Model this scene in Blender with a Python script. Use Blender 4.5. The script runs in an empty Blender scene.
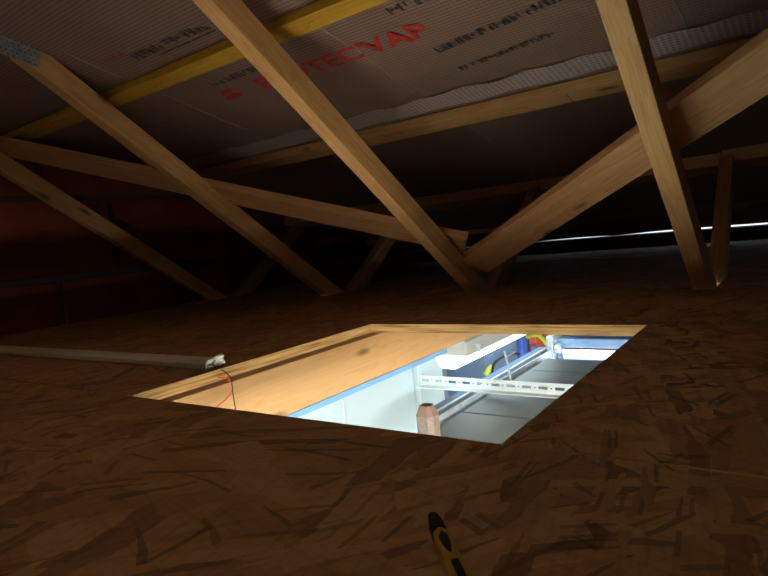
import bpy, bmesh, math, random
from mathutils import Vector, Matrix

random.seed(7)
scene = bpy.context.scene
COL = scene.collection

# ---------------------------------------------------------------- camera
# world: +X runs away to the right (down the roof slope), +Y away to the left
# (along the eave), Z up; the top of the attic boards is z = 0.
FPX = 598.25
CAM_H = 0.182
AX = Vector((0.58053197, -0.12920166, 0.80392137))     # world X in camera (right, down, forward)
AY = Vector((-0.80764442, 0.03401844, 0.58868773))
AZ = Vector((-0.10340758, -0.99103465, -0.08460021))
CAM = Vector((0, 0, CAM_H))
right = Vector((AX[0], AY[0], AZ[0]))
down = Vector((AX[1], AY[1], AZ[1]))
fwd = Vector((AX[2], AY[2], AZ[2]))
cam_data = bpy.data.cameras.new('camera')
cam_data.sensor_width = 36.0
cam_data.lens = FPX / 768 * 36.0
cam_data.clip_start = 0.01
cam_data.clip_end = 100
cam = bpy.data.objects.new('camera', cam_data)
COL.objects.link(cam)
m = Matrix((right, -down, -fwd)).transposed().to_4x4()
m.translation = CAM
cam.matrix_world = m
scene.camera = cam

# ---------------------------------------------------------------- world, exposure
world = bpy.data.worlds.new('world')
scene.world = world
world.use_nodes = True
wb = world.node_tree.nodes['Background']
wb.inputs['Color'].default_value = (0.80, 0.88, 1.0, 1)
wb.inputs['Strength'].default_value = 0.8

vs = scene.view_settings
vs.view_transform = 'Standard'
vs.look = 'None'
vs.exposure = 1.0
vs.gamma = 1.0
vs.use_curve_mapping = False

LAMP_STRENGTH = 2.0       # the strip light seen through the hatch
scene.cycles.diffuse_bounces = 8
scene.cycles.max_bounces = 12
FILL_STRENGTH = 75.0     # unseen strip lights added along the joists as fill for the attic

# ---------------------------------------------------------------- helpers
def ray(u, v):
    c = Vector((u - 384, v - 288, FPX))
    return Vector((AX.dot(c), AY.dot(c), AZ.dot(c)))
def on_y(u, v, y):
    d = ray(u, v); return CAM + d * (y / d.y)
def on_x(u, v, x):
    d = ray(u, v); return CAM + d * (x / d.x)
def on_z(u, v, z):
    d = ray(u, v); return CAM + d * ((z - CAM_H) / d.z)
def on_plane(u, v, n, c):
    d = ray(u, v); n = Vector(n)
    return CAM + d * ((c - n.dot(CAM)) / n.dot(d))

def tag(o, label=None, cat=None, group=None, kind=None):
    if label: o['label'] = label
    if cat: o['category'] = cat
    if group: o['group'] = group
    if kind: o['kind'] = kind
    return o
def empty(name, loc=(0, 0, 0)):
    o = bpy.data.objects.new(name, None)
    o.empty_display_size = 0.05
    o.location = loc
    COL.objects.link(o)
    return o
def link(name, bm, mat, parent=None, mw=None, smooth=False, bevel=0.0):
    me = bpy.data.meshes.new(name)
    bmesh.ops.recalc_face_normals(bm, faces=bm.faces[:])
    if smooth:
        for f in bm.faces: f.smooth = True
    bm.to_mesh(me); bm.free()
    o = bpy.data.objects.new(name, me)
    COL.objects.link(o)
    if mat: me.materials.append(mat)
    w = mw if mw is not None else Matrix.Identity(4)
    if parent is not None:
        o.parent = parent
        o.matrix_parent_inverse = Matrix.Identity(4)
        o.matrix_basis = Matrix.Translation(parent.location).inverted() @ w if parent.type == 'EMPTY' else w
    else:
        o.matrix_basis = w
    if bevel:
        b = o.modifiers.new('bevel', 'BEVEL'); b.width = bevel; b.segments = 2; b.limit_method = 'ANGLE'
    return o
def sub(o, name, bm, mat, smooth=False, bevel=0.0):
    """sub-part of a mesh part: geometry given in the part's own frame"""
    c = link(name, bm, mat, None, None, smooth, bevel)
    c.parent = o
    return c
def box_bm(lo, hi, bm=None):
    bm = bm or bmesh.new()
    vs_ = [bm.verts.new((x, y, z)) for x in (lo[0], hi[0]) for y in (lo[1], hi[1]) for z in (lo[2], hi[2])]
    for f in ((0, 1, 3, 2), (4, 6, 7, 5), (0, 4, 5, 1), (2, 3, 7, 6), (0, 2, 6, 4), (1, 5, 7, 3)):
        bm.faces.new([vs_[i] for i in f])
    return bm
def prism_bm(pts, z0, z1, bm=None):
    """polygon in xy extruded z0..z1"""
    bm = bm or bmesh.new()
    a = [bm.verts.new((p[0], p[1], z0)) for p in pts]
    b = [bm.verts.new((p[0], p[1], z1)) for p in pts]
    bm.faces.new(a[::-1]); bm.faces.new(b)
    n = len(pts)
    for i in range(n):
        j = (i + 1) % n
        bm.faces.new((a[i], a[j], b[j], b[i]))
    return bm
def profile_bm(prof, x0, x1, bm=None):
    """profile in yz extruded along x"""
    bm = bm or bmesh.new()
    a = [bm.verts.new((x0, p[0], p[1])) for p in prof]
    b = [bm.verts.new((x1, p[0], p[1])) for p in prof]
    bm.faces.new(a[::-1]); bm.faces.new(b)
    n = len(prof)
    for i in range(n):
        j = (i + 1) % n
        bm.faces.new((a[i], a[j], b[j], b[i]))
    return bm
def tube_bm(pts, r, seg=10, bm=None, radii=None):
    bm = bm or bmesh.new()
    pts = [Vector(p) for p in pts]
    rings = []
    up = Vector((0.13, 0.27, 0.95)).normalized()
    for i, p in enumerate(pts):
        t = (pts[min(i + 1, len(pts) - 1)] - pts[max(i - 1, 0)]).normalized()
        if abs(t.dot(up)) > 0.97: up = Vector((1, 0, 0.1)).normalized()
        s = t.cross(up).normalized(); w = s.cross(t).normalized()
        rr = radii[i] if radii else r
        rings.append([bm.verts.new(p + (s * math.cos(k / seg * 2 * math.pi) + w * math.sin(k / seg * 2 * math.pi)) * rr) for k in range(seg)])
    for a, b in zip(rings, rings[1:]):
        for k in range(seg):
            j = (k + 1) % seg
            bm.faces.new((a[k], a[j], b[j], b[k]))
    bm.faces.new(rings[0][::-1]); bm.faces.new(rings[-1])
    return bm
def smooth_path(pts, n=8):
    pts = [Vector(p) for p in pts]
    out = []
    for i in range(len(pts) - 1):
        p0 = pts[max(i - 1, 0)]; p1 = pts[i]; p2 = pts[i + 1]; p3 = pts[min(i + 2, len(pts) - 1)]
        for k in range(n):
            t = k / n
            out.append(0.5 * ((2 * p1) + (p2 - p0) * t + (2 * p0 - 5 * p1 + 4 * p2 - p3) * t * t + (3 * p1 - p0 - 3 * p2 + p3) * t ** 3))
    out.append(pts[-1])
    return out
def frame(origin, xdir, zdir):
    x = Vector(xdir).normalized()
    z = Vector(zdir); z = (z - x * z.dot(x)).normalized()
    y = z.cross(x)
    mm = Matrix((x, y, z)).transposed().to_4x4()
    mm.translation = origin
    return mm

# ---------------------------------------------------------------- materials
def new_mat(name, rough=0.6, spec=0.3, metal=0.0, color=(0.5, 0.5, 0.5)):
    mt = bpy.data.materials.new(name); mt.use_nodes = True
    nt = mt.node_tree
    b = nt.nodes['Principled BSDF']
    b.inputs['Roughness'].default_value = rough
    b.inputs['Metallic'].default_value = metal
    b.inputs['Specular IOR Level'].default_value = spec
    b.inputs['Base Color'].default_value = (*color, 1)
    return mt, nt, b
def nd(nt, t, **kw):
    n = nt.nodes.new(t)
    for k, v in kw.items():
        if k in n.inputs: n.inputs[k].default_value = v
        else: setattr(n, k, v)
    return n
def coords(nt, scale=(1, 1, 1), rot=(0, 0, 0), loc=(0, 0, 0)):
    tc = nd(nt, 'ShaderNodeTexCoord'); mp = nd(nt, 'ShaderNodeMapping')
    mp.inputs['Scale'].default_value = scale; mp.inputs['Rotation'].default_value = rot; mp.inputs['Location'].default_value = loc
    nt.links.new(tc.outputs['Object'], mp.inputs['Vector'])
    return mp.outputs['Vector']
def ramp(nt, fac, stops):
    r = nd(nt, 'ShaderNodeValToRGB')
    e = r.color_ramp.elements
    while len(e) < len(stops): e.new(0.5)
    for i, (p, c) in enumerate(stops):
        e[i].position = p; e[i].color = (*c, 1)
    nt.links.new(fac, r.inputs['Fac'])
    return r.outputs['Color']
def mix(nt, fac, a, b, mode='MIX'):
    n = nd(nt, 'ShaderNodeMix', data_type='RGBA', blend_type=mode)
    for s, v in ((0, fac), (6, a), (7, b)):
        if isinstance(v, (int, float)): n.inputs[s].default_value = v
        elif isinstance(v, tuple): n.inputs[s].default_value = (*v, 1)
        else: nt.links.new(v, n.inputs[s])
    return n.outputs[2]
def math_n(nt, op, a, b=None, clamp=False):
    n = nd(nt, 'ShaderNodeMath', operation=op); n.use_clamp = clamp
    for s, v in ((0, a), (1, b)):
        if v is None: continue
        if isinstance(v, (int, float)): n.inputs[s].default_value = v
        else: nt.links.new(v, n.inputs[s])
    return n.outputs[0]
def bump(nt, b, height, strength=0.3, dist=0.002):
    n = nd(nt, 'ShaderNodeBump'); n.inputs['Strength'].default_value = strength; n.inputs['Distance'].default_value = dist
    nt.links.new(height, n.inputs['Height']); nt.links.new(n.outputs['Normal'], b.inputs['Normal'])

def wood_mat(name, c0, c1, c2, rough=0.62):
    """pine: growth rings stretched along local X, a few knots"""
    mt, nt, b = new_mat(name, rough, 0.25)
    oi = nd(nt, 'ShaderNodeObjectInfo')
    v = coords(nt, (1.6, 26, 26))
    off = nd(nt, 'ShaderNodeVectorMath', operation='ADD')
    sc = nd(nt, 'ShaderNodeVectorMath', operation='SCALE'); sc.inputs[0].default_value = (7, 13, 19)
    nt.links.new(oi.outputs['Random'], sc.inputs['Scale'])
    nt.links.new(v, off.inputs[0]); nt.links.new(sc.outputs[0], off.inputs[1])
    n1 = nd(nt, 'ShaderNodeTexNoise', Scale=1.3, Detail=3.0, Roughness=0.5, Distortion=0.6)
    nt.links.new(off.outputs[0], n1.inputs['Vector'])
    rings = math_n(nt, 'FRACT', math_n(nt, 'MULTIPLY', n1.outputs['Fac'], 9.0))
    col = ramp(nt, rings, [(0.0, c0), (0.55, c1), (0.9, c2), (1.0, c0)])
    n2 = nd(nt, 'ShaderNodeTexNoise', Scale=4.0, Detail=4.0)
    nt.links.new(off.outputs[0], n2.inputs['Vector'])
    col = mix(nt, 0.35, col, ramp(nt, n2.outputs['Fac'], [(0.3, c2), (0.7, c0)]))
    vk = coords(nt, (5, 16, 16), loc=(0.37, 0.61, 0.2))
    vor = nd(nt, 'ShaderNodeTexVoronoi', Scale=0.8)
    offk = nd(nt, 'ShaderNodeVectorMath', operation='ADD')
    nt.links.new(vk, offk.inputs[0]); nt.links.new(sc.outputs[0], offk.inputs[1])
    nt.links.new(offk.outputs[0], vor.inputs['Vector'])
    kn = ramp(nt, vor.outputs['Distance'], [(0.05, (1, 1, 1)), (0.13, (0, 0, 0))])
    col = mix(nt, kn, col, tuple(c * 0.45 for c in c2))
    nt.links.new(col, b.inputs['Base Color'])
    bump(nt, b, n2.outputs['Fac'], 0.15, 0.001)
    return mt

PINE = wood_mat('pine', (0.60, 0.345, 0.135), (0.54, 0.29, 0.105), (0.45, 0.22, 0.07))
PINE_OLD = wood_mat('pine_brace', (0.58, 0.32, 0.14), (0.50, 0.25, 0.10), (0.40, 0.18, 0.065))
PINE_TREATED = wood_mat('pine_treated_yellow', (0.54, 0.31, 0.03), (0.48, 0.255, 0.02), (0.36, 0.18, 0.015))
PINE_JOIST = wood_mat('pine_joist', (0.43, 0.25, 0.105), (0.41, 0.235, 0.095), (0.36, 0.20, 0.078))

def osb_mat():
    mt, nt, b = new_mat('osb_flakes', 0.55, 0.35)
    warp = nd(nt, 'ShaderNodeTexNoise', Scale=22.0, Detail=3.0)
    nt.links.new(coords(nt), warp.inputs['Vector'])
    col = None; hgt = None
    big = nd(nt, 'ShaderNodeTexNoise', Scale=1.7, Detail=1.0)
    nt.links.new(coords(nt), big.inputs['Vector'])
    layers = [(0.15, 9, 30, 0, 0), (1.25, 10, 36, 0.45, 0), (-0.6, 8, 44, 0.5, 0), (0.75, 12, 34, 0.55, 0), (-1.1, 8, 52, 0.6, 0), (0.35, 9, 40, 0.6, 0),
              (2.0, 13, 105, 0.92, 1), (0.4, 15, 130, 0.90, 1), (-0.35, 11, 90, 0.94, 1), (1.1, 13, 150, 0.93, 1), (-0.9, 16, 80, 0.96, 1)]
    for k, (ang, lx, ly, thr, dk) in enumerate(layers):
        v0 = coords(nt, (1, 1, 1), (0, 0, 0), (0.37 * k, 0.71 * k, 0))
        wv = nd(nt, 'ShaderNodeVectorMath', operation='MULTIPLY_ADD')
        nt.links.new(big.outputs['Color'], wv.inputs[0]); wv.inputs[1].default_value = (0.5, 0.5, 0); nt.links.new(v0, wv.inputs[2])
        mp = nd(nt, 'ShaderNodeMapping', vector_type='TEXTURE'); mp.inputs['Rotation'].default_value = (0, 0, ang)
        mp.inputs['Scale'].default_value = (1 / lx, 1 / ly, 1)
        nt.links.new(wv.outputs[0], mp.inputs['Vector'])
        av = nd(nt, 'ShaderNodeVectorMath', operation='MULTIPLY_ADD')
        nt.links.new(warp.outputs['Color'], av.inputs[0]); av.inputs[1].default_value = (0.5, 0.9, 0); nt.links.new(mp.outputs[0], av.inputs[2])
        vo = nd(nt, 'ShaderNodeTexVoronoi', Scale=1.0, feature='F1', distance='CHEBYCHEV'); vo.voronoi_dimensions = '2D'
        nt.links.new(av.outputs[0], vo.inputs['Vector'])
        sep = nd(nt, 'ShaderNodeSeparateColor'); nt.links.new(vo.outputs['Color'], sep.inputs[0])
        if not dk:
            c = ramp(nt, sep.outputs[1], [(0.0, (0.25, 0.125, 0.055)), (0.2, (0.44, 0.225, 0.098)), (0.6, (0.52, 0.28, 0.128)), (1.0, (0.62, 0.36, 0.175))])
        else:
            c = ramp(nt, sep.outputs[1], [(0.0, (0.07, 0.03, 0.016)), (1.0, (0.20, 0.10, 0.045))])
        if col is None: col, hgt = c, sep.outputs[1]
        else:
            f = math_n(nt, 'GREATER_THAN', sep.outputs[0], thr)
            f = math_n(nt, 'MULTIPLY', f, math_n(nt, 'LESS_THAN', vo.outputs['Distance'], 0.42 if not dk else 0.30))
            if dk: f = math_n(nt, 'MULTIPLY', f, 0.55)
            col = mix(nt, f, col, c)
            hm = nd(nt, 'ShaderNodeMix'); nt.links.new(f, hm.inputs[0]); nt.links.new(hgt, hm.inputs[2]); nt.links.new(sep.outputs[1], hm.inputs[3])
            hgt = hm.outputs[0]
    for ang in (0.25, -0.7, 1.3):      # fine strand grain
        gv = nd(nt, 'ShaderNodeMapping', vector_type='TEXTURE'); gv.inputs['Rotation'].default_value = (0, 0, ang); gv.inputs['Scale'].default_value = (1 / 14, 1 / 190, 1)
        nt.links.new(coords(nt), gv.inputs['Vector'])
        gn = nd(nt, 'ShaderNodeTexNoise', Scale=1.0, Detail=3.0); nt.links.new(gv.outputs[0], gn.inputs['Vector'])
        col = mix(nt, 0.5, col, ramp(nt, gn.outputs['Fac'], [(0.30, (0.68, 0.64, 0.6)), (0.5, (1, 1, 1))]), 'MULTIPLY')
    g = nd(nt, 'ShaderNodeTexNoise', Scale=2.2, Detail=3.0)
    nt.links.new(coords(nt), g.inputs['Vector'])
    col = mix(nt, 0.55, col, ramp(nt, g.outputs['Fac'], [(0.3, (0.62, 0.55, 0.5)), (0.7, (1, 1, 1))]), 'MULTIPLY')
    nt.links.new(col, b.inputs['Base Color'])
    bump(nt, b, hgt, 0.25, 0.001)
    return mt
OSB = osb_mat()
def osb_edge_mat():
    mt, nt, b = new_mat('osb_cut_edge', 0.8, 0.1)
    n = nd(nt, 'ShaderNodeTexNoise', Scale=1.0, Detail=4.0)
    nt.links.new(coords(nt, (9, 9, 300)), n.inputs['Vector'])
    nt.links.new(ramp(nt, n.outputs['Fac'], [(0.34, (0.16, 0.08, 0.025)), (0.46, (0.34, 0.19, 0.07)), (0.6, (0.46, 0.28, 0.11)), (0.75, (0.54, 0.35, 0.15))]), b.inputs['Base Color'])
    return mt
OSB_EDGE = osb_edge_mat()

def membrane_mat():
    mt, nt, b = new_mat('vapour_membrane', 0.42, 0.5)
    tc = nd(nt, 'ShaderNodeTexCoord'); sx = nd(nt, 'ShaderNodeSeparateXYZ'); nt.links.new(tc.outputs['Object'], sx.inputs[0])
    def lines(o, pitch, w):
        f = math_n(nt, 'FRACT', math_n(nt, 'DIVIDE', o, pitch))
        return math_n(nt, 'LESS_THAN', math_n(nt, 'ABSOLUTE', math_n(nt, 'SUBTRACT', f, 0.5)), w)
    gx = lines(sx.outputs[0], 0.0095, 0.2); gy = lines(sx.outputs[1], 0.0095, 0.13)
    g = math_n(nt, 'MAXIMUM', gx, math_n(nt, 'MULTIPLY', gy, 0.6))
    n = nd(nt, 'ShaderNodeTexNoise', Scale=3.0, Detail=3.0); nt.links.new(tc.outputs['Object'], n.inputs['Vector'])
    base = ramp(nt, n.outputs['Fac'], [(0.3, (0.145, 0.080, 0.052)), (0.7, (0.205, 0.122, 0.085))])
    nt.links.new(mix(nt, math_n(nt, 'MULTIPLY', g, 0.5), base, (0.36, 0.25, 0.19)), b.inputs['Base Color'])
    bump(nt, b, g, 0.35, 0.001)
    return mt
MEMBRANE = membrane_mat()
def selvedge_mat():
    mt, nt, b = new_mat('membrane_selvedge_mesh', 0.4, 0.5)
    br = nd(nt, 'ShaderNodeTexBrick', Scale=1.0); br.offset = 0.0
    br.inputs['Color1'].default_value = (0.26, 0.19, 0.18, 1); br.inputs['Color2'].default_value = (0.22, 0.16, 0.155, 1); br.inputs['Mortar'].default_value = (0.48, 0.39, 0.35, 1)
    br.inputs['Brick Width'].default_value = 0.012; br.inputs['Row Height'].default_value = 0.010; br.inputs['Mortar Size'].default_value = 0.0024
    nt.links.new(coords(nt), br.inputs['Vector'])
    nt.links.new(br.outputs['Color'], b.inputs['Base Color'])
    return mt
SELVEDGE = selvedge_mat()
def plain(name, color, rough=0.5, metal=0.0, spec=0.3, var=0.12, scale=9.0):
    mt, nt, b = new_mat(name, rough, spec, metal, color)
    n = nd(nt, 'ShaderNodeTexNoise', Scale=scale, Detail=4.0)
    nt.links.new(coords(nt), n.inputs['Vector'])
    lo = tuple(c * (1 - var) for c in color); hi = tuple(min(1, c * (1 + var)) for c in color)
    nt.links.new(ramp(nt, n.outputs['Fac'], [(0.3, lo), (0.7, hi)]), b.inputs['Base Color'])
    return mt
TERRACOTTA = plain('terracotta_block', (0.16, 0.034, 0.012), 0.85, spec=0.1, var=0.25, scale=6)
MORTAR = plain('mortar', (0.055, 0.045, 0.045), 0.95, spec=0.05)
GALV = plain('galvanised_steel', (0.60, 0.68, 0.72), 0.42, metal=0.5, var=0.15, scale=40)
PLATE = plain('nail_plate_steel', (0.30, 0.31, 0.33), 0.5, metal=0.3, var=0.3, scale=60)
PAINT_WHITE = plain('white_plasterboard', (0.40, 0.51, 0.54), 0.6, var=0.05, scale=3)
PAINT_CREAM = plain('cream_plaster', (0.45, 0.48, 0.44), 0.7, var=0.06, scale=5)
DOOR_GREY = plain('grey_door_enamel', (0.165, 0.245, 0.255), 0.45, spec=0.4, var=0.06, scale=2)
BLUE_STEEL = plain('blue_grey_steel', (0.22, 0.36, 0.58), 0.45, metal=0.2, var=0.15)
BLUE_PLASTIC = plain('blue_plastic', (0.08, 0.17, 0.62), 0.5, var=0.15)
PALE_BLUE = plain('pale_blue_card', (0.13, 0.20, 0.33), 0.6)
RED_CARD = plain('red_card', (0.52, 0.10, 0.06), 0.6)
RAIL_BLUE = plain('pale_blue_rail', (0.13, 0.27, 0.46), 0.5)
RAIL_WHITE = plain('white_zinc_rail', (0.60, 0.68, 0.68), 0.5)
BOUNCE_WHITE = plain('bounce_white_render', (0.86, 0.84, 0.80), 0.85, var=0.03)  # unseen garage walls made extra white to bounce light up the hatch
DARK = plain('dark_blue_grey', (0.12, 0.14, 0.19), 0.8)  # dark blue-grey for the recess walls and the batten crack
CONCRETE = plain('concrete_floor', (0.62, 0.61, 0.58), 0.85)
YELLOW_CABLE = plain('yellow_green_sheath', (0.50, 0.62, 0.04), 0.5)
CONDUIT = plain('ivory_plastic_trunking', (0.74, 0.70, 0.58), 0.45, var=0.05)
WHITE_PLASTIC = plain('white_plastic', (0.82, 0.82, 0.78), 0.4, var=0.03)
LAMP_BODY = plain('grey_lamp_body', (0.42, 0.43, 0.38), 0.5, var=0.05)
WIRE_RED = plain('red_wire_sheath', (0.62, 0.04, 0.02), 0.4)
WIRE_BLACK = plain('black_wire_sheath', (0.012, 0.012, 0.014), 0.4)
INK_RED = plain('red_print', (0.48, 0.03, 0.025), 0.5, var=0.2, scale=120)
INK_DARK = plain('black_print', (0.055, 0.045, 0.045), 0.5, var=0.3, scale=120)
YELLOW_PLASTIC = plain('yellow_plastic', (0.46, 0.27, 0.02), 0.45, var=0.06)
BLACK_RUBBER = plain('black_rubber', (0.012, 0.013, 0.016), 0.55)
TAPE = plain('clear_seam_fold', (0.27, 0.195, 0.155), 0.3, var=0.1)
BOUNCE_LINING = plain('pale_bounce_lining', (0.82, 0.64, 0.48), 0.8, var=0.05)  # added unseen roof lining, pale so it bounces light onto the attic floor
def emit(name, color, s):
    mt = bpy.data.materials.new(name); mt.use_nodes = True; nt = mt.node_tree
    nt.nodes.remove(nt.nodes['Principled BSDF'])
    e = nd(nt, 'ShaderNodeEmission'); e.inputs['Color'].default_value = (*color, 1); e.inputs['Strength'].default_value = s
    nt.links.new(e.outputs[0], nt.nodes['Material Output'].inputs['Surface'])
    return mt
LAMP_GLOW = emit('lamp_diffuser_glow', (0.88, 0.97, 1.0), LAMP_STRENGTH)
FILL_GLOW = emit('added_fill_glow', (0.95, 1.0, 0.99), FILL_STRENGTH)  # emission of the added lights, out of view below the boards
PANE_GLOW = emit('white_pane_glow', (0.80, 0.92, 1.0), 2.5)  # emission of the white rectangle beyond the grey door

# ================================================================ THE SETTING
T_OSB = 0.018
HX0, HX1, HY0, HY1 = 0.4445, 1.003, 0.224, 0.778       # hatch opening
TY = [2.005, 1.405, 0.805, 0.205]                       # truss planes
TH = 0.018                                              # half truss thickness
WALL_Y = 2.06
EAVE_X = 3.16
YMIN, XMIN = -3.2, -2.6

# ---- attic floor boards
floor = empty('floor'); tag(floor, 'brown flake board attic floor with a square hatch opening', None, None, 'structure')
def board(pts):
    o = link('osb_board', prism_bm(pts, -T_OSB, 0), OSB, floor)
    o.data.materials.append(OSB_EDGE)
    for p in o.data.polygons:
        if abs(p.normal.z) < 0.5: p.material_index = 1
    return o
G = 0.0018
seams = [-2.6, -1.995, -0.775, HX0, 1.66, 2.57, 3.2]
slot = {}     # slots round the webs, cut into the two boards that meet at the node seam
SLOTN = {0: 1.525, 1: 1.555, 2: 1.515, 3: 1.425}
for i in range(len(seams) - 1):
    x0, x1 = seams[i] + G, seams[i + 1] - G
    if i == len(seams) - 3: x1 = seams[i + 1] - G
    if i == len(seams) - 2: x0 = seams[i] + 0.003
    cuts = [-3.2, -0.36, WALL_Y]
    for j in range(2):
        y0, y1 = cuts[j] + (G if j else 0), cuts[j + 1] - G
        pts = [(x0, y0)]
        # near edge runs y1 <- y0 on x0 ; far edge on x1 (counter-clockwise: x0y0, x1y0, x1y1, x0y1)
        pts.append((x1, y0))
        if i == 3 and j == 1:
            for t in (3, 2, 1, 0):
                a, b_ = TY[t] - TH - 0.005, TY[t] + TH + 0.004
                b_ = min(b_, y1 - 0.01)
                pts += [(x1, a), (SLOTN[t], a), (SLOTN[t], b_), (x1, b_)]
        pts.append((x1, y1)); pts.append((x0, y1))
        if i == 3 and j == 1:
            pts += [(x0, HY1), (HX1, HY1 + 0.002), (HX1 - 0.003, HY0), (x0, HY0 - 0.004)]
        if i == 2 and j == 1:      # unseen opening added behind the camera to let more light up
            pts += [(x0, 0.778), (-0.08, 0.778), (-0.08, 0.226), (x0, 0.226)]
        if i == 4 and j == 1:
            for t in (0, 1, 2, 3):
                a, b_ = TY[t] - TH - 0.004, min(TY[t] + TH + 0.004, y1 - 0.01)
                pts += [(x0, b_), (1.735, b_), (1.735, a), (x0, a)]
        board(pts)

# ---- gable wall of hollow terracotta blocks, left
wall_left = empty('wall_left'); tag(wall_left, 'dark terracotta block gable wall beside the attic floor', None, None, 'structure')
link('mortar_bed', box_bm((-2.6, WALL_Y + 0.012, -0.02), (3.3, WALL_Y + 0.2, 1.5)), MORTAR, wall_left)
courses = [(-0.018, 0.146, 0.98), (0.166, 0.416, 1.20), (0.436, 0.686, 0.97), (0.706, 0.93, 1.22)]
for z0, z1, xj in courses:
    k = -7
    while xj + k * 0.52 < 3.2:
        xa = xj + k * 0.52 + 0.011; xb = xa + 0.52 - 0.022
        k += 1
        if xb < -2.6: continue
        zt = 1.02 - 0.25 * max(xa, -0.6)
        if z0 > zt + 0.1: continue
        link('brick', box_bm((xa, WALL_Y, z0), (xb, WALL_Y + 0.1, z1)), TERRACOTTA, wall_left, bevel=0.004)

# ---- attic shell that is out of the frame
wall_right = link('wall_right', box_bm((-2.6, YMIN - 0.15, -0.02), (3.3, YMIN, 1.3)), MORTAR); tag(wall_right, 'block gable wall at the other end of the attic', None, None, 'structure')
wall_back = link('wall_back', box_bm((XMIN - 0.1, YMIN, -0.02), (XMIN, WALL_Y, 1.3)), MORTAR); tag(wall_back, 'block wall behind the camera', None, None, 'structure')

# ---- eave wall plate with the slit of daylight above it
wp = bmesh.new()
ya, yb = YMIN, WALL_Y
za, zb = 0.034, 0.047
prof = [(EAVE_X, -0.10), (EAVE_X + 0.15, -0.10), (EAVE_X + 0.15, None), (EAVE_X, None)]
ring = []
for y, zt in ((ya, 0.046), (0.1, 0.0565), (0.8, 0.0625), (1.45, 0.0665), (yb, 0.0675)):
    ring.append([wp.verts.new((px, y, zt if pz is None else pz)) for px, pz in prof])
for a, b_ in zip(ring, ring[1:]):
    for k in range(4):
        j = (k + 1) % 4; wp.faces.new((a[k], a[j], b_[j], b_[k]))
wp.faces.new(ring[0][::-1]); wp.faces.new(ring[-1])
wall_front = link('wall_front', wp, MORTAR); tag(wall_front, 'low eave wall with a slit of daylight along its top', None, None, 'structure')

# ---- roof membrane (the underside of the roof)
RC, RS = 0.845, 0.25
def roof_z(x): return RC - RS * x
slope = Vector((1, 0, -RS)).normalized()
rnorm = Vector((-RS, 0, -1)).normalized()         # points down into the attic
ceiling = empty('ceiling'); tag(ceiling, 'shiny reinforced vapour membrane under the roof slope', None, None, 'structure')
def sheet(x0, x1, y0, y1, drop, name='membrane_sheet', sag=0.0, nx=14, ny=60, mat=None):
    bm = bmesh.new(); g = []
    for i in range(nx + 1):
        row = []
        for j in range(ny + 1):
            x = x0 + (x1 - x0) * i / nx; y = y0 + (y1 - y0) * j / ny
            s = abs(math.sin((y - 0.205) / 0.6 * math.pi)) * sag + 0.0008 * math.sin(x * 31 + y * 17)
            row.append(bm.verts.new((x, y, roof_z(x) - drop + s)))
        g.append(row)
    for i in range(nx):
        for j in range(ny):
            bm.faces.new((g[i][j], g[i + 1][j], g[i + 1][j + 1], g[i][j + 1]))
    return link(name, bm, mat or MEMBRANE, ceiling, smooth=True)
sheet(0.46, 1.47, YMIN, WALL_Y + 0.01, 0.0, sag=0.001)
sheet(-0.6, 0.47, YMIN, WALL_Y + 0.01, -0.003, 'bounce_sheet', mat=BOUNCE_LINING)
sheet(1.42, EAVE_X - 0.005, YMIN, WALL_Y + 0.01, -0.012, sag=0.004)
# back slope, behind the camera
bm = bmesh.new()
q = [bm.verts.new(p) for p in ((-0.6, YMIN, roof_z(-0.6)), (-0.6, WALL_Y + .01, roof_z(-0.6)), (XMIN - .05, WALL_Y + .01, 0.45), (XMIN - .05, YMIN, 0.45))]
bm.faces.new(q); link('bounce_sheet', bm, BOUNCE_LINING, ceiling)
# solid roof deck above, so that no daylight comes through
bm = profile_bm([(-0.65, roof_z(-0.65) + 0.30), (EAVE_X + 0.1, roof_z(EAVE_X + .1) + 0.30), (EAVE_X + 0.1, roof_z(EAVE_X + .1) + 0.125), (EAVE_X + 0.1, roof_z(EAVE_X + .1) + 0.12), (-0.65, roof_z(-0.65) + 0.12)], YMIN - 0.1, WALL_Y + 0.2)
for v in bm.verts: v.co = Vector((v.co.y, v.co.x, v.co.z))
link('roof_deck', bm, MORTAR, ceiling)
bm = bmesh.new()
q = [bm.verts.new(p) for p in ((-0.6, YMIN - .1, roof_z(-0.6) + 0.3), (-0.6, WALL_Y + .2, roof_z(-0.6) + 0.3), (XMIN - .2, WALL_Y + .2, 0.6), (XMIN - .2, YMIN - .1, 0.6))]
bm.faces.new(q)
link('roof_deck', bm, MORTAR, ceiling)
# selvedge strip of open mesh along the lap, just above the second batten
bm = bmesh.new(); prev = None
mw = frame(Vector((1.345, 0, roof_z(1.345))) + rnorm * 0.004, (0, -1, 0), rnorm)
for j in range(121):
    x = -WALL_Y + (WALL_Y + 1.5) * j / 120
    a = bm.verts.new((x, -0.042 + 0.004 * math.sin(j * 0.9), 0.0)); b_ = bm.verts.new((x, 0.032 + 0.004 * math.sin(j * 0.7 + 1), 0.003 * math.sin(j * 1.3)))
    if prev: bm.faces.new((prev[0], a, b_, prev[1]))
    prev = (a, b_)
link('selvedge_strip', bm, SELVEDGE, ceiling, mw)
# folds where the membrane passes the top chords
for y, x0, x1 in ((1.345, 0.72, 1.43), (0.783, 0.9, 1.40), (0.783, 1.5, 2.0), (0.19, 0.8, 1.38)):
    bm = tube_bm([(x0 + (x1 - x0) * k / 12, y + 0.003 * math.sin(k * 1.1), roof_z(x0 + (x1 - x0) * k / 12) + (0.001 if x1 < 1.45 else 0.012)) for k in range(13)], 0.003, 6)
    link('membrane_fold', bm, TAPE, ceiling, smooth=True)

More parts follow.
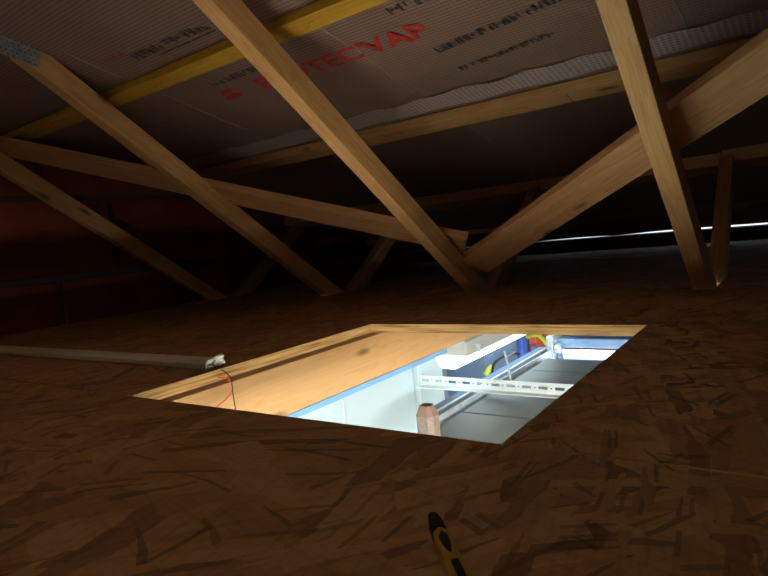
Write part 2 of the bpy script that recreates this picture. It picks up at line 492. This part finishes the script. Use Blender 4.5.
# ---- print on the membrane
def roof_frame(x, y):
    """origin on the underside; local x reads towards -Y, local y up the slope"""
    return frame(Vector((x, y, roof_z(x))) + rnorm * 0.0022, (0, -1, 0), rnorm)
def text_mesh(body, size, mat, x, y, parent, name, width=None, shear=0.0):
    cu = bpy.data.curves.new(name, 'FONT'); cu.body = body; cu.size = size; cu.shear = shear; cu.offset = 0.0012; cu.resolution_u = 3
    tmp = bpy.data.objects.new('tmp', cu); COL.objects.link(tmp)
    dg = bpy.context.evaluated_depsgraph_get()
    me = bpy.data.meshes.new_from_object(tmp.evaluated_get(dg))
    bpy.data.objects.remove(tmp); bpy.data.curves.remove(cu)
    me.name = name
    if width:
        w = max(v.co.x for v in me.vertices) - min(v.co.x for v in me.vertices)
        x0 = min(v.co.x for v in me.vertices)
        for v in me.vertices: v.co.x = (v.co.x - x0) * width / w
    me.materials.clear(); me.materials.append(mat)
    o = bpy.data.objects.new(name, me); COL.objects.link(o)
    o.parent = parent; o.matrix_basis = roof_frame(x, y)
    return o
text_mesh("PROTEC'VAP", 0.076, INK_RED, 1.082, 1.082, ceiling, 'printed_lettering', 0.475)
# arrow-shaped mark in front of the word
bm = bmesh.new()
for poly in ([(0.0, 0.0), (0.055, 0.0), (0.075, 0.012), (0.055, 0.024), (0.02, 0.018)], [(0.01, 0.026), (0.05, 0.030), (0.07, 0.044), (0.03, 0.046)]):
    bm.faces.new([bm.verts.new((px, py, 0)) for px, py in poly])
link('printed_mark', bm, INK_RED, ceiling, roof_frame(1.075, 1.225))
def illegible(x, y, length, hgt, mat, seed, turn=0.0):
    """a line of print too worn to read: uneven short strokes"""
    r = random.Random(seed); bm = bmesh.new(); p = 0.0
    while p < length:
        w = hgt * r.uniform(0.35, 0.75)
        if r.random() < 0.12: p += hgt * 0.5; continue
        n = r.choice((1, 2, 2, 3))
        for k in range(n):
            xx = p + w * k / n
            box_bm((xx, r.choice((0, 0, hgt * 0.35)), 0), (xx + hgt * 0.16, hgt * r.choice((1, 1, 0.65)), 0.0004), bm)
        if r.random() < 0.7:
            yy = r.choice((0, hgt * 0.42, hgt * 0.85)); box_bm((p, yy, 0), (p + w, yy + hgt * 0.15, 0.0004), bm)
        p += w + hgt * 0.2
    return link('printed_line', bm, mat, ceiling, roof_frame(x, y) @ Matrix.Rotation(turn, 4, 'Z'))
illegible(0.832, 1.222, 0.25, 0.024, INK_DARK, 1)
illegible(0.846, 1.16, 0.19, 0.006, INK_DARK, 2)
illegible(0.80, 1.30, 0.07, 0.012, INK_RED, 12)
illegible(1.005, 1.185, 0.16, 0.02, INK_DARK, 3)
illegible(0.985, 0.648, 0.22, 0.024, INK_DARK, 4)
illegible(1.150, 0.632, 0.34, 0.022, INK_DARK, 5, 0.16)
illegible(1.240, 0.630, 0.24, 0.016, INK_DARK, 6, 0.15)
illegible(1.10, 1.57, 0.08, 0.03, INK_RED, 7)
for k in range(8):
    illegible(1.318, 0.56 - 0.062 * k, 0.012, 0.008, INK_RED, 20 + k)
illegible(1.585, 0.30, 0.16, 0.03, INK_RED, 8)

# ---- battens under the membrane
def batten(x_low, y0, y1, w, t, mat, label, dx=0.0):
    o = empty('roof_batten', (x_low, y1, roof_z(x_low)))
    mw = frame(Vector((x_low, y1, roof_z(x_low))) + rnorm * 0.0015, (0, -1, 0), rnorm)   # local z down, local y up-slope
    link('timber', box_bm((0, 0, 0), (y1 - y0, w, t)), mat, o, mw, bevel=0.0015)
    return tag(o, label, 'batten', 'battens under the roof membrane')
batten(0.922, -1.2, WALL_Y - 0.002, 0.045, 0.022, PINE_TREATED, 'yellow treated timber batten at the top of the roof slope above the red lettering')
b2 = batten(1.464, -1.0, WALL_Y - 0.002, 0.058, 0.026, PINE, 'pale timber batten below the mesh edge strip of the membrane')
bm = box_bm((1.60, -0.001, -0.001), (1.602, 0.050, 0.0265)); link('check_crack', bm, DARK, b2, frame(Vector((1.464, WALL_Y - 0.002, roof_z(1.464))) + rnorm * 0.0015, (0, -1, 0), rnorm))
batten(2.150, 0.225, WALL_Y - 0.002, 0.085, 0.038, PINE_OLD, 'dark lower timber batten crossing behind the web timbers toward the gable wall')
batten(2.125, -1.0, 0.220, 0.085, 0.038, PINE, 'lower timber batten at the right edge, resting on the short web beside the daylight slit')
batten(2.73, -1.0, WALL_Y - 0.002, 0.045, 0.022, PINE_OLD, 'lowest dark batten just above the eave')

# ================================================================ TRUSSES
WEBS = [  # centre line of the long web (x, z) twice; short web likewise
    ((0.83, 0.53), (1.46, 0.080), (1.70, 0.0), (2.10, 0.270)),
    ((0.69, 0.655), (1.55, 0.040), (1.735, 0.0), (2.12, 0.270)),
    ((0.76, 0.572), (1.50, 0.045), (1.675, 0.0), (2.06, 0.275)),
    ((0.86, 0.468), (1.38, 0.072), (1.68, 0.0), (2.00, 0.275)),
]
TLAB = ['roof truss closest to the dark terracotta gable wall', 'roof truss second from the gable wall, steel nail plate at its top',
        'roof truss in the middle whose long web crosses the red lettering', 'roof truss at the right whose long web crosses the diagonal brace']
JOIST_TOP = -0.028
for t, y in enumerate(TY):
    o = empty('roof_truss', (1.6, y, JOIST_TOP - 0.097))
    tag(o, TLAB[t], 'roof truss', 'timber roof trusses')
    # bottom chord
    link('bottom_chord', box_bm((-2.5, -TH, 0), (EAVE_X - 0.01, TH, 0.092)), PINE_JOIST, o, Matrix.Translation((0, y, JOIST_TOP - 0.092)), bevel=0.001)
    # top chord, above the membrane
    mw = frame(Vector((0, y, roof_z(0) + 0.018)), slope, (0, 0, 1))
    link('top_chord', box_bm((-0.55, -TH, 0.0), (3.05, TH, 0.072)), PINE, o, mw)
    a, b_, c, d = WEBS[t]
    for (p, q), wd, nm in (((a, b_), 0.052, 'web'), ((c, d), 0.050, 'web')):
        P = Vector((p[0], y, p[1])); Q = Vector((q[0], y, q[1])); dr = (Q - P).normalized()
        if nm == 'web' and wd == 0.052:
            s0 = (roof_z(P.x) + 0.012 - P.z)          # run on up to the roof
            k = s0 / (-dr.z + RS * dr.x) if True else 0
            A = P - dr * (k if k > 0 else 0) ; B = Q + dr * ((Q.z + 0.03) / -dr.z)
        else:
            A = P - dr * (0.03 / dr.z)
            k = (roof_z(Q.x) - 0.044 - Q.z) / (dr.z + RS * dr.x); B = Q + dr * k
        L = (B - A).length
        link('web', box_bm((0, -TH, -wd / 2), (L, TH, wd / 2)), PINE if wd == 0.052 else PINE_OLD, o, frame(A, dr, (0, 0, 1)), bevel=0.0015)
    if t == 1:
        # toothed nail plate over the top joint, with a stub of the chord's packer behind it
        mw = frame(Vector((0.688, y - TH - 0.0015, 0.664)), -slope, (0, -1, 0))
        link('packer', box_bm((0.0, -0.034, -0.033), (0.40, 0.018, 0.0)), PINE_OLD, o, mw)
        bm = bmesh.new()
        box_bm((-0.006, -0.031, 0.0), (0.30, 0.030, 0.0015), bm)
        np_ = link('nail_plate', bm, PLATE, o, mw)
        bm = bmesh.new()
        r = random.Random(3)
        for i in range(26):
            for j in range(7):
                xx = i * 0.0112 + (0.004 if j % 2 else 0); yy = -0.026 + j * 0.0085
                box_bm((xx, yy, 0.0013), (xx + r.uniform(0.001, 0.0055), yy + 0.0016, 0.0016 + r.uniform(0, 0.001)), bm)
        c_ = link('punched_slots', bm, BLACK_RUBBER, np_)
        c_['kind'] = 'stuff'

# ---- diagonal braces nailed over the webs
def brace(P, Q, w, t, mat, label):
    P, Q = Vector(P), Vector(Q)
    o = empty('diagonal_brace', P)
    n = Vector((0.73, 0, 1)).normalized()
    link('timber', box_bm((0, -w / 2, 0), ((Q - P).length, w / 2, t)), mat, o, frame(P, Q - P, n), bevel=0.0015)
    return tag(o, label, 'brace', 'diagonal roof braces')
WN = (0.73, 0, 1)
cR, cL = 1.160, 1.190
A = on_plane(474, 267, WN, cR); B = on_plane(768, 68, WN, cR); B = A + (B - A) * 1.7
brace(A, B, 0.086, 0.024, PINE_OLD, 'broad diagonal brace rising to the right behind the rightmost long web')
A = on_plane(466, 247, WN, cL); B = on_plane(0, 149, WN, cL); B = A + (B - A) * 1.02
brace(A, B, 0.078, 0.024, PINE_OLD, 'long diagonal brace running up left from the middle truss toward the gable wall')

# ================================================================ GARAGE BELOW
GF = -2.55
GY = 1.10
def struct(name, lo, hi, mat, label):
    o = link(name, box_bm(lo, hi), mat); return tag(o, label, None, None, 'structure')
struct('floor_garage', (-2.4, -2.2, GF - 0.1), (3.1, 2.1, GF), CONCRETE, 'concrete floor of the room below the hatch')
wg = struct('wall_garage_side', (-2.4, GY, GF), (1.80, GY + 0.07, JOIST_TOP - 0.092), PAINT_WHITE, 'white partition wall seen through the hatch')
link('panel_joint', box_bm((1.250, GY - 0.0015, GF), (1.258, GY, -0.13)), GALV, wg)
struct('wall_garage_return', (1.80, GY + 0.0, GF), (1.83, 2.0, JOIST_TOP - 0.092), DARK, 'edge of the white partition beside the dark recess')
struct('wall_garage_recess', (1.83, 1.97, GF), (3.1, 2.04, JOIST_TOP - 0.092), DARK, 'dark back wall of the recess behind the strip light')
struct('wall_garage_back', (-2.5, -2.2, GF), (-2.4, 2.1, JOIST_TOP - 0.092), BOUNCE_WHITE, 'white wall of the room below')
struct('wall_garage_right', (-2.4, -2.3, GF), (3.1, -2.2, JOIST_TOP - 0.092), BOUNCE_WHITE, 'white side wall of the room below')
wgf = empty('wall_garage_front', (2.9, 0, GF)); tag(wgf, 'terracotta wall at the far end of the room below', None, None, 'structure')
link('mortar_bed', box_bm((2.912, -2.2, GF), (3.1, 2.1, JOIST_TOP - 0.092)), MORTAR, wgf)
for ci in range(4):
    z1 = -0.125 - ci * 0.21
    for k in range(10):
        y1 = 2.0 - k * 0.42 - (0.21 if ci % 2 else 0)
        link('brick', box_bm((2.9, y1 - 0.41, z1 - 0.2), (3.0, y1, z1)), TERRACOTTA, wgf, bevel=0.003)

# metal angle along the joist underside
o = link('edge_rail', profile_bm([(-0.0015, 0.0), (0.034, 0.0), (0.034, -0.002), (0.0005, -0.002), (0.0005, -0.012), (-0.0015, -0.012)], 0.45, 1.32), RAIL_BLUE, None, Matrix.Translation((0, TY[2] - TH, JOIST_TOP - 0.092)))
tag(o, 'pale blue metal edge rail along the underside of the tan joist', 'rail')
# upright on the white wall
bm = box_bm((1.612, GY - 0.022, GF), (1.634, GY - 0.0005, -0.14)); box_bm((1.634, GY - 0.010, GF), (1.662, GY - 0.0005, -0.14), bm)
o = link('wall_upright', bm, PAINT_WHITE, bevel=0.002); tag(o, 'white upright strip on the partition wall at the end of the perforated rail', 'upright')

# perforated hanger rail, real slots
def perforated(length, hgt, pitch=0.05):
    bm = bmesh.new()
    n = int(length / pitch)
    xs = [0.0]; skip = []
    for i in range(n):
        b0 = i * pitch
        xs += [b0 + 0.006, b0 + 0.034, b0 + 0.042, b0 + 0.048, b0 + pitch]
        skip += [0, 1, 0, 2, 0]
    zs = [0.0, hgt * 0.40, hgt * 0.46, hgt * 0.60, hgt * 0.66, hgt]
    V = [[bm.verts.new((x, 0, z)) for z in zs] for x in xs]
    for i in range(len(xs) - 1):
        for j in range(len(zs) - 1):
            if skip[i] == 1 and 1 <= j <= 3: continue
            if skip[i] == 2 and j in (2,): continue
            bm.faces.new((V[i][j], V[i + 1][j], V[i + 1][j + 1], V[i][j + 1]))
    for i in range(len(xs) - 1):
        a = V[i][0]; b_ = V[i + 1][0]
        if i == 0: pl = bm.verts.new((xs[0], -0.03, 0))
        pr = bm.verts.new((xs[i + 1], -0.03, 0))
        bm.faces.new((a, pl, pr, b_)); pl = pr
    return bm
RX = 1.62
o = link('perforated_rail', perforated(1.0, 0.034), RAIL_WHITE, None, frame(Vector((RX, GY - 0.023, -0.3165)), (0, -1, 0), (0, 0, 1)))
sm = o.modifiers.new('thickness', 'SOLIDIFY'); sm.thickness = 0.002; sm.offset = 0
tag(o, 'white perforated hanger rail with slots crossing the hatch view', 'rail')

# overhead door: three grey sections lying flat, track beside them
door = empty('overhead_door', (1.6, 0.0, -0.35)); tag(door, 'grey sectional door panels lying flat below the perforated rail', 'door')
for k in range(2):
    x1 = 2.12 - k * 0.0 if k == 0 else 1.938
    x0 = 1.942 if k == 0 else 1.448
    link('door_section', box_bm((x0, -1.45, -0.365), (x1, 0.835, -0.332)), DOOR_GREY, door, bevel=0.004)
link('door_section', box_bm((1.21, -1.45, -0.365), (1.444, 0.835, -0.332)), DOOR_GREY, door, bevel=0.004)
link('bolt_head', tube_bm([(1.545, 0.60, -0.333), (1.545, 0.60, -0.328)], 0.0035, 8), GALV, door)
track = empty('door_track', (1.2, 0.865, -0.345)); tag(track, 'galvanised door track running beside the grey door panels', 'track')
TP = [(-0.016, -0.038), (0.022, -0.038), (0.022, 0.0), (0.012, 0.0), (0.012, -0.003), (0.019, -0.003), (0.019, -0.034), (-0.013, -0.034), (-0.013, 0.0), (-0.016, 0.0)]
link('channel', profile_bm(TP, 1.35, 2.26), GALV, track, Matrix.Translation((0, 0.866, -0.318)))
link('flange', box_bm((1.35, 0.892, -0.322), (2.26, 0.918, -0.319)), RAIL_BLUE, track)
# hanger strap between rail and joist
def px(u, v, x): return tuple(on_x(u, v, x))
o = link('hanger_rod', tube_bm([px(511, 381, 1.628), px(508, 366, 1.65), px(504.5, 351, 1.67)], 0.0035, 6), PAINT_WHITE); tag(o, 'thin white hanger rod rising from the perforated rail', 'rod')
o = link('tie_rod', tube_bm([px(505.5, 357, 1.672), px(515, 352, 1.80)], 0.003, 6), PAINT_WHITE); tag(o, 'thin white rod branching right from the hanger rod', 'rod')

# strip light
lampo = empty('strip_light', (1.57, 0.93, -0.25)); tag(lampo, 'glowing white strip light below the joists', 'lamp')
bd = link('lamp_body', profile_bm([(0.868, -0.203), (0.985, -0.203), (0.980, -0.160), (0.965, -0.150), (0.885, -0.150), (0.872, -0.160)], 1.575, 2.30), LAMP_BODY, lampo, bevel=0.003)
link('diffuser', profile_bm([(0.870, -0.204), (0.983, -0.204), (0.972, -0.232), (0.960, -0.243), (0.915, -0.245), (0.885, -0.230)], 1.57, 2.31), LAMP_GLOW, lampo, bevel=0.004)
link('clip', box_bm((1.64, 0.864, -0.203), (1.655, 0.870, -0.178)), GALV, lampo)
for xx in (1.70, 2.15):
    link('mounting_foot', box_bm((xx, 0.91, -0.150), (xx + 0.03, 0.945, JOIST_TOP - 0.092)), LAMP_BODY, lampo)

# strip lights added out of view under the boards to brighten the attic
for gx, gy, lab in ((-1.9, -0.10, 'added unseen fill light under the joists behind the near hatch edge'), (-1.9, -1.4, 'added unseen fill light under the joists in the far corner of the room below'),
                    (-0.6, -0.50, 'added unseen fill light under the joists right of the near hatch edge'), (0.2, -1.75, 'added unseen fill light under the joists by the right wall of the room below')):
    so = empty('strip_light', (gx, gy, -0.25)); tag(so, lab, 'lamp', 'added unseen fill lights in the room below')
    link('lamp_body', profile_bm([(gy - 0.058, -0.170), (gy + 0.058, -0.170), (gy + 0.045, JOIST_TOP - 0.092), (gy - 0.045, JOIST_TOP - 0.092)], gx, gx + 1.2), LAMP_BODY, so, bevel=0.003)
    link('diffuser', profile_bm([(gy - 0.056, -0.171), (gy + 0.056, -0.171), (gy + 0.040, -0.215), (gy - 0.040, -0.215)], gx, gx + 1.2), FILL_GLOW, so)

# wooden post with chamfered top
po = empty('wooden_post', (1.13, 0.745, GF)); tag(po, 'short wooden post with a chamfered dark top in front of the white wall', 'post')
w = 0.023
oct_ = [(-w, -w * .55), (-w * .55, -w), (w * .55, -w), (w, -w * .55), (w, w * .55), (w * .55, w), (-w * .55, w), (-w, w * .55)]
bm = prism_bm([(p[0], p[1]) for p in oct_], GF, -0.236)
link('shaft', bm, wood_mat('weathered_post', (0.20, 0.15, 0.12), (0.18, 0.13, 0.10), (0.15, 0.105, 0.08)), po, Matrix.Translation((1.135, 0.745, 0)))
bm = bmesh.new()
lo_ = [bm.verts.new((p[0], p[1], -0.236)) for p in oct_]; hi_ = [bm.verts.new((p[0] * .62, p[1] * .62, -0.213)) for p in oct_]
for k in range(8):
    j = (k + 1) % 8; bm.faces.new((lo_[k], lo_[j], hi_[j], hi_[k]))
bm.faces.new(hi_); bm.faces.new(lo_[::-1])
link('chamfered_top', bm, plain('dark_end_grain', (0.20, 0.12, 0.09), 0.8), po, Matrix.Translation((1.135, 0.745, 0)))

# lintel and glowing white rectangle beyond the door
lint = empty('door_lintel', (2.30, 0.3, -0.33)); tag(lint, 'blue steel lintel above the glowing white rectangle beyond the door', 'lintel')
link('beam', box_bm((2.27, -1.4, -0.322), (2.33, 0.87, -0.286)), BLUE_STEEL, lint, bevel=0.003)
link('spring_tube', tube_bm([(2.30, -1.4, -0.268), (2.30, 0.80, -0.268)], 0.016, 12), PALE_BLUE, lint, smooth=True)
link('end_bracket', box_bm((2.22, 0.845, -0.365), (2.33, 0.872, -0.27)), GALV, lint, bevel=0.002)
link('cable_drum', tube_bm([(2.24, 0.842, -0.318), (2.24, 0.826, -0.318)], 0.020, 16), GALV, lint)
pane_root = empty('glow_pane', (2.26, 0.5, -0.36)); tag(pane_root, 'glowing narrow white rectangle beyond the grey door panels', None, None, 'structure')
link('pane', box_bm((2.262, 0.20, -0.362), (2.268, 0.822, -0.328)), PANE_GLOW, pane_root)
link('pane_frame', box_bm((2.255, 0.822, -0.37), (2.275, 0.842, -0.322)), BLUE_STEEL, pane_root)
link('pane_frame', box_bm((2.255, 0.18, -0.385), (2.275, 0.842, -0.364)), BLUE_STEEL, pane_root)

# things stored in the recess
def stored(name, lo, hi, mat, label, cat, partname, pmat, plo, phi):
    o = empty(name, (lo[0], lo[1], lo[2])); tag(o, label, cat)
    link('body', box_bm(lo, hi), mat, o, bevel=0.006)
    link(partname, box_bm(plo, phi), pmat, o, bevel=0.002)
shelf = empty('storage_shelf', (2.5, 1.4, -0.55)); tag(shelf, 'grey shelf in the dark recess holding blue boxes', 'shelf')
link('shelf_board', box_bm((2.0, 1.02, -0.58), (2.88, 1.95, -0.555)), GALV, shelf)
for xx, yy in ((2.02, 1.04), (2.02, 1.92), (2.85, 1.04), (2.85, 1.92)):
    link('shelf_post', box_bm((xx, yy, GF), (xx + 0.02, yy + 0.02, -0.58)), GALV, shelf)
stored('storage_box', (2.05, 1.05, -0.554), (2.35, 1.40, -0.30), PALE_BLUE, 'pale blue box on the shelf behind the strip light', 'box', 'lid', GALV, (2.045, 1.045, -0.30), (2.355, 1.405, -0.285))
stored('storage_bag', (2.42, 1.06, -0.554), (2.75, 1.35, -0.22), BLUE_PLASTIC, 'deep blue bag at the far end of the strip light', 'bag', 'handle', BLACK_RUBBER, (2.55, 1.15, -0.22), (2.65, 1.26, -0.20))
stored('small_carton', (2.48, 1.02, -0.554), (2.64, 1.055, -0.26), RED_CARD, 'small red carton beside the blue bag', 'carton', 'label_patch', PALE_BLUE, (2.47, 1.018, -0.42), (2.478, 1.04, -0.36))
o = link('cable_loop', tube_bm(smooth_path([(1.95, 0.98, -0.36), (1.93, 0.96, -0.315), (1.97, 0.95, -0.300), (2.05, 0.94, -0.302), (2.12, 0.945, -0.318)]), 0.005, 8), BLACK_RUBBER, smooth=True); tag(o, 'black cable loop lying above the door track', 'cable')
o = link('cable_plug', tube_bm([(1.92, 0.992, -0.352), (1.935, 0.985, -0.338), (1.95, 0.98, -0.325)], 0.014, 10, radii=[0.009, 0.010, 0.006]), YELLOW_CABLE, smooth=True); tag(o, 'yellow-green plug on the end of the black cable loop', 'plug')
o = link('earth_cable', tube_bm(smooth_path([px(527, 337, 2.42), px(537, 335, 2.40), px(543, 339, 2.38), px(547, 344, 2.37), px(550, 339, 2.38), px(553, 330, 2.42)]), 0.009, 8), YELLOW_CABLE, smooth=True); tag(o, 'yellow-green cable hanging in a V below the far hatch edge', 'cable')

# ================================================================ SMALL THINGS ON THE ATTIC FLOOR
# plastic trunking with torn end
tr = empty('cable_trunking', (0.60, 0.80, 0)); tag(tr, 'ivory plastic cable trunking lying on the boards left of the hatch', 'trunking')
y0, y1 = 0.800, WALL_Y - 0.006
bm = bmesh.new()
prof = [(-0.016, 0.0005), (0.016, 0.0005), (0.016, 0.009), (0.011, 0.0145), (-0.011, 0.0145), (-0.016, 0.009)]
bm = profile_bm(prof, 0.0, y1 - y0)
link('channel', bm, CONDUIT, tr, frame(Vector((0.605, y0, 0)), (0.006, 1, 0), (0, 0, 1)), bevel=0.0012)
bm = bmesh.new(); r = random.Random(5)
for k in range(9):
    a = Vector((0.605 + r.uniform(-0.014, 0.014), 0.802, r.uniform(0.003, 0.016)))
    b_ = a + Vector((r.uniform(-0.008, 0.008), -r.uniform(0.006, 0.016), r.uniform(-0.002, 0.007)))
    tube_bm([a, (a + b_) / 2 + Vector((0, 0, 0.002)), b_], 0.003, 6, bm, radii=[0.0042, 0.0038, 0.0018])
link('torn_end', bm, WHITE_PLASTIC, tr, smooth=True)
def py(u, v, y): return tuple(on_y(u, v, y))
wr = link('red_wire', tube_bm(smooth_path([(0.602, 0.806, 0.007), py(214, 372, 0.788), py(219, 377, 0.775), py(226, 378, 0.768), py(231, 383, 0.764), py(232, 391, 0.764), py(226, 399, 0.764), py(216, 408, 0.766), py(212, 416, 0.768)]), 0.0010, 8), WIRE_RED, smooth=True)
tag(wr, 'red wire drooping from the trunking into the hatch', 'wire', 'wires from the trunking')
wk = link('black_wire', tube_bm(smooth_path([(0.606, 0.806, 0.009), py(216, 368, 0.786), py(224, 371, 0.775), py(230, 377, 0.766), py(232, 384, 0.763), py(233, 394, 0.763), py(235, 406, 0.764), py(236, 418, 0.766)]), 0.0009, 8), WIRE_BLACK, smooth=True)
tag(wk, 'black wire drooping from the trunking into the hatch', 'wire', 'wires from the trunking')

# yellow and black knife, nose away from the camera
kn = empty('utility_knife', (0.26, 0.165, 0)); tag(kn, 'yellow and black utility knife lying on the boards in the foreground', 'knife')
tip = on_z(432, 515, 0.007); tail = on_z(459, 576, 0.007)
dr = (tail - tip); dr.z = 0; dr.normalize()
kw = frame(Vector((tip.x, tip.y, 0.0005)), dr, (0, 0, 1)) @ Matrix.Diagonal((1.0, 0.60, 0.75, 1.0))
nose = [(0.0, -0.0025), (0.003, -0.0052), (0.010, -0.0070), (0.026, -0.0078), (0.020, 0.0), (0.026, 0.0078), (0.010, 0.0070), (0.003, 0.0052), (0.0, 0.0025)]
link('nose', prism_bm(nose, 0.001, 0.0125), BLACK_RUBBER, kn, kw, bevel=0.002)
body = [(0.0205, 0.0), (0.0262, -0.0078), (0.060, -0.0085), (0.15, -0.0095), (0.160, -0.006), (0.160, 0.006), (0.15, 0.0095), (0.060, 0.0085), (0.0262, 0.0078)]
bo = link('handle', prism_bm(body, 0.0, 0.0135), YELLOW_PLASTIC, kn, kw, bevel=0.0025)
inlay = [(0.0275, 0.0), (0.034, -0.0045), (0.042, -0.0045), (0.052, -0.001), (0.052, 0.001), (0.042, 0.0045), (0.034, 0.0045)]
link('grip_inlay', prism_bm(inlay, 0.0125, 0.0142), BLACK_RUBBER, kn, kw, bevel=0.0006)
link('slider', box_bm((0.062, -0.0035, 0.0138), (0.082, 0.0035, 0.0165)), BLACK_RUBBER, kn, kw, bevel=0.001)

# screw heads in the boards
bm_src = None
for k, (u, v) in enumerate([(419, 527), (129, 395)]):
    p = on_z(u, v, 0.0)
    o = link('screw_head', tube_bm([(p.x, p.y, -0.003), (p.x, p.y, 0.0006)], 0.0022, 10), PLATE)
    tag(o, ['small screw head in the board beside the utility knife', 'small screw head at the near left corner of the hatch'][k], 'screw', 'screws in the boards')
